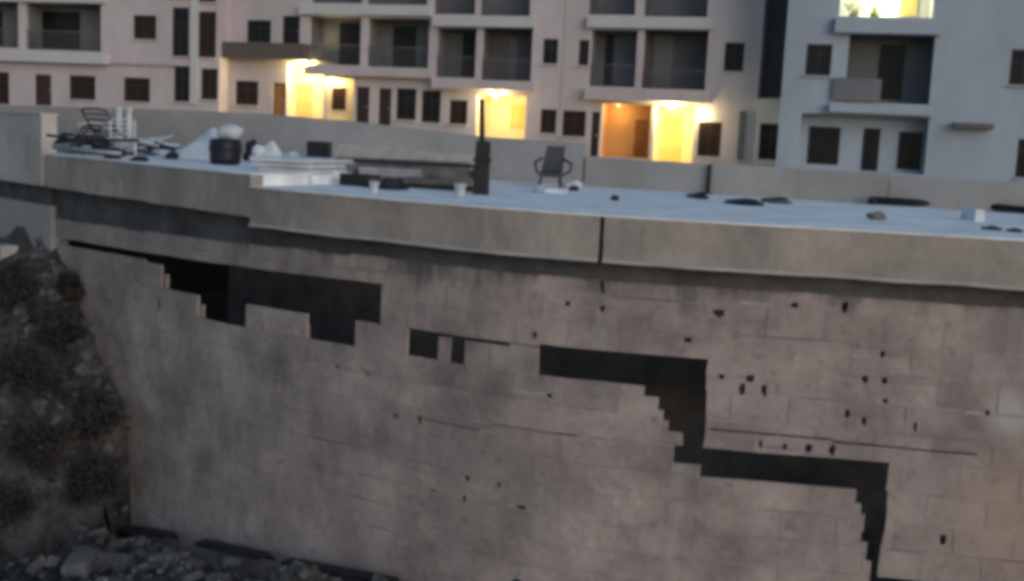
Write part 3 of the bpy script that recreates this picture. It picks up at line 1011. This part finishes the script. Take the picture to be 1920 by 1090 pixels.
# dark sacks and bags
for x, y, rx, rz_, lab in ((283, 290, 19, 16, 'dark green black sack behind the tipped chairs'), (322, 299, 12, 9, 'small dark blue bag near the roof edge left of the drum'), (262, 303, 17, 6, 'flat dark rag at the roof edge below the pipes'),
                           (213, 298, 15, 7, 'dark flat bag at the roof edge under the chairs'), (470, 302, 12, 24, 'small dark bag just right of the drum'), (302, 290, 14, 7, 'grey dark sack between two darker sacks'),
                           (735, 356, 26, 14, 'dark teal sack at the roof edge beside a white pot'), (694, 352, 12, 6, 'small dark rag left of the white pot'), (812, 345, 16, 8, 'dark sack under the long timber rail'), (850, 355, 22, 7, 'grey flat sack left of the thin white pot'),
                           (1152, 376, 8, 6, 'small dark stone alone on the bare white roof'), (1075, 358, 10, 6, 'small dark lump beside the chair on the roof'), (1642, 412, 16, 9, 'grey crumpled bag near the roof edge on the right')):
    o, p, k = put('sack', x, y, lab, 'sack')
    MB().lump(p + Vector((0, 0, rz_ * .55 * k)), rx * k, rx * k * .8, rz_ * k, x, 14, 9, .55, -rz_ * .55 * k).build('sack_body', M['dark'] if x not in (1642, 302, 850) else M['wood'], o, smooth=True)
    MB().lump(p + Vector((rx * .6 * k, -rx * .2 * k, rz_ * 1.2 * k)), rx * .3 * k, rx * .25 * k, rz_ * .45 * k, x + 3, 8, 6, .5).build('sack_neck', M['dark'] if x not in (1642, 302, 850) else M['wood'], o, smooth=True)

# pale tarpaulin heap, stacked white boards
o, p, k = put('tarpaulin', 352, 300, 'pale tarpaulin heaped to a peak left of the black drum', 'tarp')
mb = MB()
N = 22
for j in range(N + 1):
    for i in range(N + 1):
        u, v = i / N, j / N
        e = min(u, 1 - u, v, 1 - v) * 2
        hgt = (min(1, e * 2.2) ** .6) * (8 + 105 * max(0, u - .15) ** 1.3 * (1 - abs(v - .5))) * k
        hgt += (9 * noise.noise(Vector((u * 5, v * 5, 3))) + 4 * noise.noise(Vector((u * 13 + v * 5, v * 9, 8)))) * k * min(1, e * 3)
        mb.v.append((p.x + (u - .5) * 130 * k, p.y + (v - .12) * 110 * k, p.z + max(.006, hgt)))
for j in range(N):
    for i in range(N):
        a_ = j * (N + 1) + i
        mb.f.append((a_, a_ + 1, a_ + N + 2, a_ + N + 1))
mb.build('tarp_sheet', M['pale'], o, smooth=True)
MB().tube([p + Vector((-44 * k, -9 * k, .02)), p + Vector((30 * k, -10 * k, .025))], .012, 6).build('hem', M['pale'], o)

o, p, k = put('board_stack', 552, 345, 'stack of white boards lying on the roof right of the drum', 'boards')
rnd = random.Random(4)
for i in range(5):
    dx, dy, an = rnd.uniform(-5, 5) * k, rnd.uniform(-.1, .1), rnd.uniform(-.06, .06)
    Rm = Matrix.Rotation(an - .25, 3, 'Z')
    z0 = i * .055
    hx, hy = 60 * k, .62
    c = p + Vector((dx, dy + .75, 0))
    cs = [c + Rm @ Vector(q) for q in ((-hx, -hy, z0), (hx, -hy, z0), (hx, hy, z0), (-hx, hy, z0), (-hx, -hy, z0 + .045), (hx, -hy, z0 + .045), (hx, hy, z0 + .045), (-hx, hy, z0 + .045))]
    MB().hexa(cs).build('board', M['white'] if i % 2 else M['pale'], o)

o, p, k = put('crate', 594, 326, 'black plastic crate standing on the back of the roof', 'crate')
w, h, d = 20 * k, 60 * k, .3
c = MB()
c.box(p.x - w, p.x + w, p.y, p.y + .03, p.z, p.z + h).box(p.x - w, p.x + w, p.y + d - .03, p.y + d, p.z, p.z + h)
c.box(p.x - w, p.x - w + .03, p.y + .031, p.y + d - .031, p.z, p.z + h).box(p.x + w - .03, p.x + w, p.y + .031, p.y + d - .031, p.z, p.z + h).box(p.x - w + .031, p.x + w - .031, p.y + .031, p.y + d - .031, p.z + .01, p.z + .04)
c.build('crate_body', M['black'], o)
for i in range(3):
    zz = p.z + h * (.22 + .28 * i)
    MB().box(p.x - w - .006, p.x + w + .006, p.y - .012, p.y - .001, zz, zz + .03).build('rib', M['black'], o)

# rail of weathered timber and the heavy dark post
o, p, k = put('timber_post', 901, 366, 'heavy dark timber post standing at the roof edge with a thin pole above', 'post')
MB().hexa([(p.x - 15 * k, p.y, p.z), (p.x + 15 * k, p.y, p.z), (p.x + 15 * k, p.y + .13, p.z), (p.x - 15 * k, p.y + .13, p.z),
           (p.x - 13 * k, p.y, p.z + 100 * k), (p.x + 14 * k, p.y, p.z + 100 * k), (p.x + 14 * k, p.y + .13, p.z + 100 * k), (p.x - 13 * k, p.y + .13, p.z + 100 * k)]).build('post_shaft', M['wood_d'], o)
MB().tube([p + Vector((-2 * k, .06, 98 * k)), p + Vector((-6 * k, .06, 178 * k))], [5.5 * k, 5 * k], 8).build('pole', M['wood_d'], o)
MB().box(p.x - 17 * k, p.x + 17 * k, p.y - .02, p.y + .15, p.z + 62 * k, p.z + 68 * k).build('strap', M['wood_d'], o)
o, p, k = put('timber_pile', 770, 346, 'pile of grey weathered timbers and rails left of the dark post', 'timber')
for i, (xa, ya, xb, yb, zz, r_, mk) in enumerate(((630, 341, 897, 354, .235, .02, 'wood_d'), (622, 338, 905, 350, .285, .055, 'wood_l'), (640, 342, 895, 354, .12, .05, 'wood'), (626, 343, 890, 356, .0, .06, 'wood'),
                                              (650, 347, 700, 351, .0, .075, 'wood_d'), (740, 350, 885, 358, .02, .045, 'wood'), (675, 345, 790, 351, .11, .05, 'steel'), (760, 352, 890, 360, .0, .03, 'wood_d'), (632, 334, 760, 340, .37, .03, 'wood_l'), (628, 334, 888, 346, .0, .10, 'wood'), (636, 334, 880, 346, .172, .07, 'wood'), (640, 330, 800, 337, .295, .05, 'wood_l'))):
    A, B = deck_pt(xa, ya), deck_pt(xb, yb)
    e = (B - A).normalized()
    n = Vector((-e.y, e.x, 0)) * r_ * 1.6
    zz0, zz1 = zz, zz + r_ * 1.7
    MB().hexa([A - n + Vector((0, 0, zz0)), B - n + Vector((0, 0, zz0)), B + n + Vector((0, 0, zz0)), A + n + Vector((0, 0, zz0)),
               A - n + Vector((0, 0, zz1)), B - n + Vector((0, 0, zz1)), B + n + Vector((0, 0, zz1)), A + n + Vector((0, 0, zz1))]).build('timber', M[mk], o)
for xa, ya in ((634, 342), (893, 354)):
    A = deck_pt(xa, ya)
    MB().box(A.x - .04, A.x + .04, A.y - .14, A.y - .06, 0, .27).build('bearer', M['wood_d'], o)
for x, y, w, h, lab in ((701, 362, 9, 20, 'small white pot at the roof edge beside the teal sack'), (862, 368, 11, 22, 'small white pot at the roof edge left of the dark post')):
    o, p, k = put('pot', x, y, lab, 'pot')
    MB().lathe([(w * .7 * k, 0), (w * .8 * k, 1 * k), (w * k, h * .9 * k), (w * 1.12 * k, h * .91 * k), (w * 1.12 * k, h * k), (w * .9 * k, h * k), (w * .8 * k, h * .8 * k)], p, 16).build('pot_body', M['white'], o, smooth=True)
    MB().tube([p + Vector((math.cos(a) * w * 1.1 * k, 0, h * .95 * k + math.sin(a) * 5 * k)) for a in np.linspace(0, 3.14, 9)], .8 * k, 6).build('bail', M['steel'], o)

# dark chair leaning on the low wall
o, p, k = put('armchair', 1038, 353, 'dark grey plastic chair against the low wall right of the post', 'chair')
mD = M['parapet_dark']
k *= 1.22
MB().hexa([p + Vector(q) for q in ((-22 * k, .0, 16 * k), (10 * k, -.02, 16 * k), (12 * k, .3, 20 * k), (-20 * k, .3, 20 * k), (-22 * k, .0, 22 * k), (10 * k, -.02, 22 * k), (12 * k, .3, 26 * k), (-20 * k, .3, 26 * k))]).build('seat', mD, o)
MB().hexa([p + Vector(q) for q in ((-20 * k, .27, 24 * k), (14 * k, .27, 24 * k), (14 * k, .31, 24 * k), (-20 * k, .31, 24 * k), (-12 * k, .34, 64 * k), (16 * k, .34, 64 * k), (16 * k, .38, 64 * k), (-12 * k, .38, 64 * k))]).build('backrest', mD, o)
for x, y in ((-20, .02), (8, .0), (-19, .28), (11, .28)):
    MB().tube([p + Vector((x * 1.15 * k, y, 0)), p + Vector((x * k, y, 17 * k))], 2.2 * k, 6).build('leg', mD, o)
MB().tube([p + Vector((14 * k, .3, 44 * k)), p + Vector((26 * k, .15, 38 * k)), p + Vector((24 * k, .02, 26 * k)), p + Vector((11 * k, .0, 20 * k))], 2.4 * k, 6).build('armrest', mD, o, smooth=True)
MB().tube([p + Vector((-19 * k, .3, 44 * k)), p + Vector((-30 * k, .15, 38 * k)), p + Vector((-28 * k, .02, 26 * k)), p + Vector((-22 * k, .0, 20 * k))], 2.4 * k, 6).build('armrest', mD, o, smooth=True)

# thin dark post on the low wall's step, dark sheets and pipes on the roof
o, p, k = put('metal_post', 1327, 364, 'thin dark metal post standing before the low wall on the right', 'post')
MB().tube([p, p + Vector((0, 0, 54 * k))], 4 * k, 8).build('shaft', M['wood_d'], o)
MB().box(p.x - .06, p.x + .06, p.y - .06, p.y + .06, p.z, p.z + .015).build('base_plate', M['wood_d'], o)
for x, y, w, lab in ((1308, 371, 19, 'small round black rubber sheet lying at the foot of the thin post'), (1395, 383, 34, 'wide black rubber sheet lying on the white roof'), (1455, 380, 26, 'grey rubber sheet lying right of the wide black one')):
    o, p, k = put('rubber_sheet', x, y, lab, 'sheet', 'rubber sheets on the roof')
    mb = MB()
    n = 24
    for ring, (f_, zz) in enumerate(((1, .003), (.96, .03), (.6, .045), (.02, .04))):
        for i in range(n):
            a_ = 2 * math.pi * i / n
            r_ = f_ * (1 + .18 * noise.noise(Vector((math.cos(a_) * 1.5, math.sin(a_) * 1.5, x))))
            mb.v.append((p.x + math.cos(a_) * w * k * r_, p.y + math.sin(a_) * .42 * r_, p.z + zz))
    for ring in range(3):
        for i in range(n):
            mb.f.append((ring * n + i, ring * n + (i + 1) % n, (ring + 1) * n + (i + 1) % n, (ring + 1) * n + i))
    mb.f.append(tuple(3 * n + i for i in range(n)))
    mb.build('sheet', M['black'] if x < 1440 else M['strip'], o, smooth=True)
    MB().tube([(p.x - w * .6 * k, p.y - .2, p.z + .05), (p.x, p.y - .1, p.z + .06), (p.x + w * .55 * k, p.y - .18, p.z + .05)], .012, 6).build('fold', M['black'], o)
for xa, ya, xb, yb, lab in ((1636, 384, 1822, 394, 'long black pipe lying along the foot of the low wall'), (1846, 396, 1990, 408, 'second black pipe at the foot of the wall at the right edge')):
    A, B = deck_pt(xa, ya), deck_pt(xb, yb)
    o = thing('black_pipe', (A + B) / 2, lab, 'pipe', 'black pipes along the low wall')
    MB().tube([A + Vector((0, 0, .06)), B + Vector((0, 0, .046))], .045, 12).build('pipe_shaft', M['black'], o, smooth=True)
    for q in (A, B):
        e = (B - A).normalized() * .05
        MB().tube([q + Vector((0, 0, .048)) - e, q + Vector((0, 0, .048)) + e], .052, 12).build('collar', M['black'], o, smooth=True)
o, p, k = put('concrete_pad', 1838, 416, 'small pale concrete block between the two black pipes', 'block')
MB().hexa([p + Vector(q) for q in ((-10 * k, 0, 0), (8 * k, 0, 0), (9 * k, .4, 0), (-9 * k, .4, 0), (-8 * k, .02, 22 * k), (7 * k, .02, 22 * k), (7 * k, .38, 22 * k), (-8 * k, .38, 22 * k))]).build('block_body', M['white'], o)
MB().tube([p + Vector((0, .2, 22 * k)), p + Vector((0, .2, 30 * k))], 1.5 * k, 6).build('bolt', M['steel'], o)
for x, y, w, lab in ((1862, 432, 16, 'dark offcut of wood near the roof edge at the right'), (1906, 436, 12, 'shorter dark offcut at the far right roof edge')):
    o, p, k = put('wood_offcut', x, y, lab, 'offcut')
    MB().box(p.x - w * k, p.x + w * k, p.y, p.y + .08, p.z, p.z + 5 * k).build('offcut_body', M['wood_d'], o)
    MB().box(p.x - w * .3 * k, p.x + w * .5 * k, p.y + .01, p.y + .07, p.z + 5 * k, p.z + 7.5 * k).build('splinter', M['wood_d'], o)

# ------------------------------------------------------------------ bank: rubble, broken blocks, dry shrubs
dg = bpy.context.evaluated_depsgraph_get()
from mathutils.bvhtree import BVHTree
bvh = BVHTree.FromObject(bank, dg)


def on_bank(x, y):
    h = bvh.ray_cast(Vector((x, y, 5)), Vector((0, 0, -1)))
    return h[0], h[1]


def bank_px(px, py):
    h = bvh.ray_cast(Vector(CAM), Vector(ray(px, py)))
    return h[0], h[1]


rub = MB()
rnd = random.Random(11)
n = 0
for i in range(1900):
    s, d = rnd.uniform(S_L - .5, s_of(900)), abs(rnd.gauss(0, 1.6))
    x, y = plan(s, d)
    p, nn = on_bank(x, y)
    if p is None: continue
    r_ = .015 + .075 * rnd.random() ** 4
    b = len(rub.v)
    q = rnd.random() * 6
    A = Vector((math.cos(q), math.sin(q), rnd.uniform(-.3, .3))).normalized()
    Bv = A.orthogonal().normalized()
    Cv = A.cross(Bv)
    A, Bv, Cv = A * r_ * rnd.uniform(.8, 1.6), Bv * r_ * rnd.uniform(.5, 1.1), Cv * r_ * rnd.uniform(.4, .8)
    cs = []
    for sx, sy, sz in ((-1, -1, -1), (1, -1, -1), (1, 1, -1), (-1, 1, -1), (-1, -1, 1), (1, -1, 1), (1, 1, 1), (-1, 1, 1)):
        cs.append(p + A * sx * rnd.uniform(.6, 1) + Bv * sy * rnd.uniform(.6, 1) + Cv * sz * rnd.uniform(.6, 1) + Vector((0, 0, r_ * .2)))
    rub.hexa(cs)
tag(rub.build('rubble', M['stone']), 'scattered grey stones and mortar crumbs on the earth bank', 'rubble', kind='stuff')

labs = ['broken grey block half buried at the foot of the wall, nearest the bank', 'tilted block piece on the rubble right of the bank foot', 'pale chipped block lying on the rubble at the bottom edge', 'small broken block with a sharp corner at the picture bottom',
        'flat slab of broken concrete leaning in the rubble', 'block fragment half sunk between stones under the dark crack', 'largest pale block fragment at the bottom left']
for (x, y), lb, sz in zip(((345, 1010), (395, 1030), (300, 1060), (430, 1062), (215, 1065), (520, 1062), (150, 1075)), labs, (.17, .13, .15, .11, .2, .12, .22)):
    p, nn = bank_px(x, y)
    if p is None: continue
    o = thing('broken_block', p, lb, 'rubble block', 'broken blocks at the wall foot')
    Rm = Matrix.Rotation(rnd.uniform(0, 6), 3, 'Z') @ Matrix.Rotation(rnd.uniform(-.6, .6), 3, 'X')
    cs = [p + Rm @ Vector((sx * sz * rnd.uniform(.75, 1.1), sy * sz * .55 * rnd.uniform(.8, 1.1), sz * .4 + sz_ * sz * .45 * rnd.uniform(.7, 1.1))) for sx, sy, sz_ in ((-1, -1, -1), (1, -1, -1), (1, 1, -1), (-1, 1, -1), (-1, -1, 1), (1, -1, 1), (1, 1, 1), (-1, 1, 1))]
    MB().hexa(cs).build('block_body', M['stone'], o)
    c2 = [v + Rm @ Vector((sz * .9, sz * .3, -sz * .2)) for v in [p + (q - p) * .45 for q in cs]]
    MB().hexa(c2).build('chip', M['stone'], o)

slabs = [(255, 985, 345, 1000), (400, 1012, 520, 1036), (560, 1046, 760, 1083)]
for (xa, ya, xb, yb), lb in zip(slabs, ('dark splintered plank lying along the foot of the wall beside the bank', 'short dark plank between two others along the wall foot', 'second dark plank at the wall foot near the bottom edge')):
    (sa_, za_), (sb_, zb_) = wall_hit(xa, ya), wall_hit(xb, yb)
    A, B = Vector(PW(sa_, za_ - .05, .16)), Vector(PW(sb_, zb_ - .05, .16))
    o = thing('plank', (A + B) / 2, lb, 'plank', 'dark planks at the wall foot')
    e = (B - A).normalized()
    n_ = e.cross(Vector((0, 0, 1))).normalized() * .07
    u_ = Vector((0, 0, .03))
    MB().hexa([A - n_ + u_, B - n_ + u_, B + n_ + u_, A + n_ + u_, A - n_ + u_ * 2.6, B - n_ + u_ * 2.6, B + n_ + u_ * 2.6, A + n_ + u_ * 2.6]).build('board', M['wood_d'], o)
    MB().hexa([B + q for q in (-n_ * .5 + u_, n_ * .2 + u_, n_ * .2 + u_ + e * .2, -n_ * .4 + u_ + e * .12, -n_ * .5 + u_ * 2, n_ * .2 + u_ * 2, n_ * .2 + u_ * 2 + e * .2, -n_ * .4 + u_ * 2 + e * .12)]).build('splinter', M['wood_d'], o)


def shrub(x, y, size, label, seed, nleaf):
    p, nn = bank_px(x, y)
    if p is None:
        print('no bank at', x, y); return
    rnd = random.Random(seed)
    o = thing('dry_shrub', p, label, 'shrub', 'dry shrubs on the earth bank')
    st, lf = MB(), MB()
    out = (nn + Vector((0, 0, .9))).normalized()
    for i in range(13):
        dr = (out + Vector((rnd.gauss(0, .5), rnd.gauss(0, .5), rnd.gauss(0, .3)))).normalized()
        L_ = size * rnd.uniform(.6, 1.1)
        pts, q, dd = [p - out * .05], p.copy(), dr.copy()
        for j in range(6):
            dd = (dd + Vector((rnd.gauss(0, .2), rnd.gauss(0, .2), rnd.gauss(0, .15) - .04))).normalized()
            q = q + dd * L_ / 6
            pts.append(q.copy())
        st.tube(pts, [.014 * size * 2 * (1 - j / 7.5) for j in range(7)], 5)
        for j in range(nleaf):
            t = rnd.uniform(1.2, 6)
            a_ = pts[int(t)].lerp(pts[min(6, int(t) + 1)], t % 1) + Vector((rnd.gauss(0, 1), rnd.gauss(0, 1), rnd.gauss(0, 1))) * .15 * size
            u = Vector((rnd.gauss(0, 1), rnd.gauss(0, 1), rnd.gauss(0, .8))).normalized() * rnd.uniform(.012, .04)
            v = u.orthogonal().normalized() * u.length * rnd.uniform(.3, .55)
            lf.quad(a_ - u, a_ + v, a_ + u, a_ - v)
    st.build('stem', M['twig'], o)
    lf.build('foliage', M['leaf'], o)


for i, (x, y, sz, lb) in enumerate(((35, 560, .5, 'dark dry shrub high on the bank under the pale kerb'), (120, 640, .5, 'brown dry shrub on the bank edge against the wall'), (60, 720, .6, 'bushy dark shrub in the middle of the bank at the left'),
                                    (175, 800, .55, 'dark shrub hugging the wall at mid height of the bank'), (70, 860, .5, 'dark dry shrub low on the bank near the left edge'), (170, 920, .5, 'lowest dark shrub above the rubble at the bank foot'),
                                    (15, 960, .45, 'withered shrub at the lower left corner'), (130, 560, .35, 'small withered shrub just below the vertical joint'))):
    shrub(x, y, sz, lb, i + 3, 170)
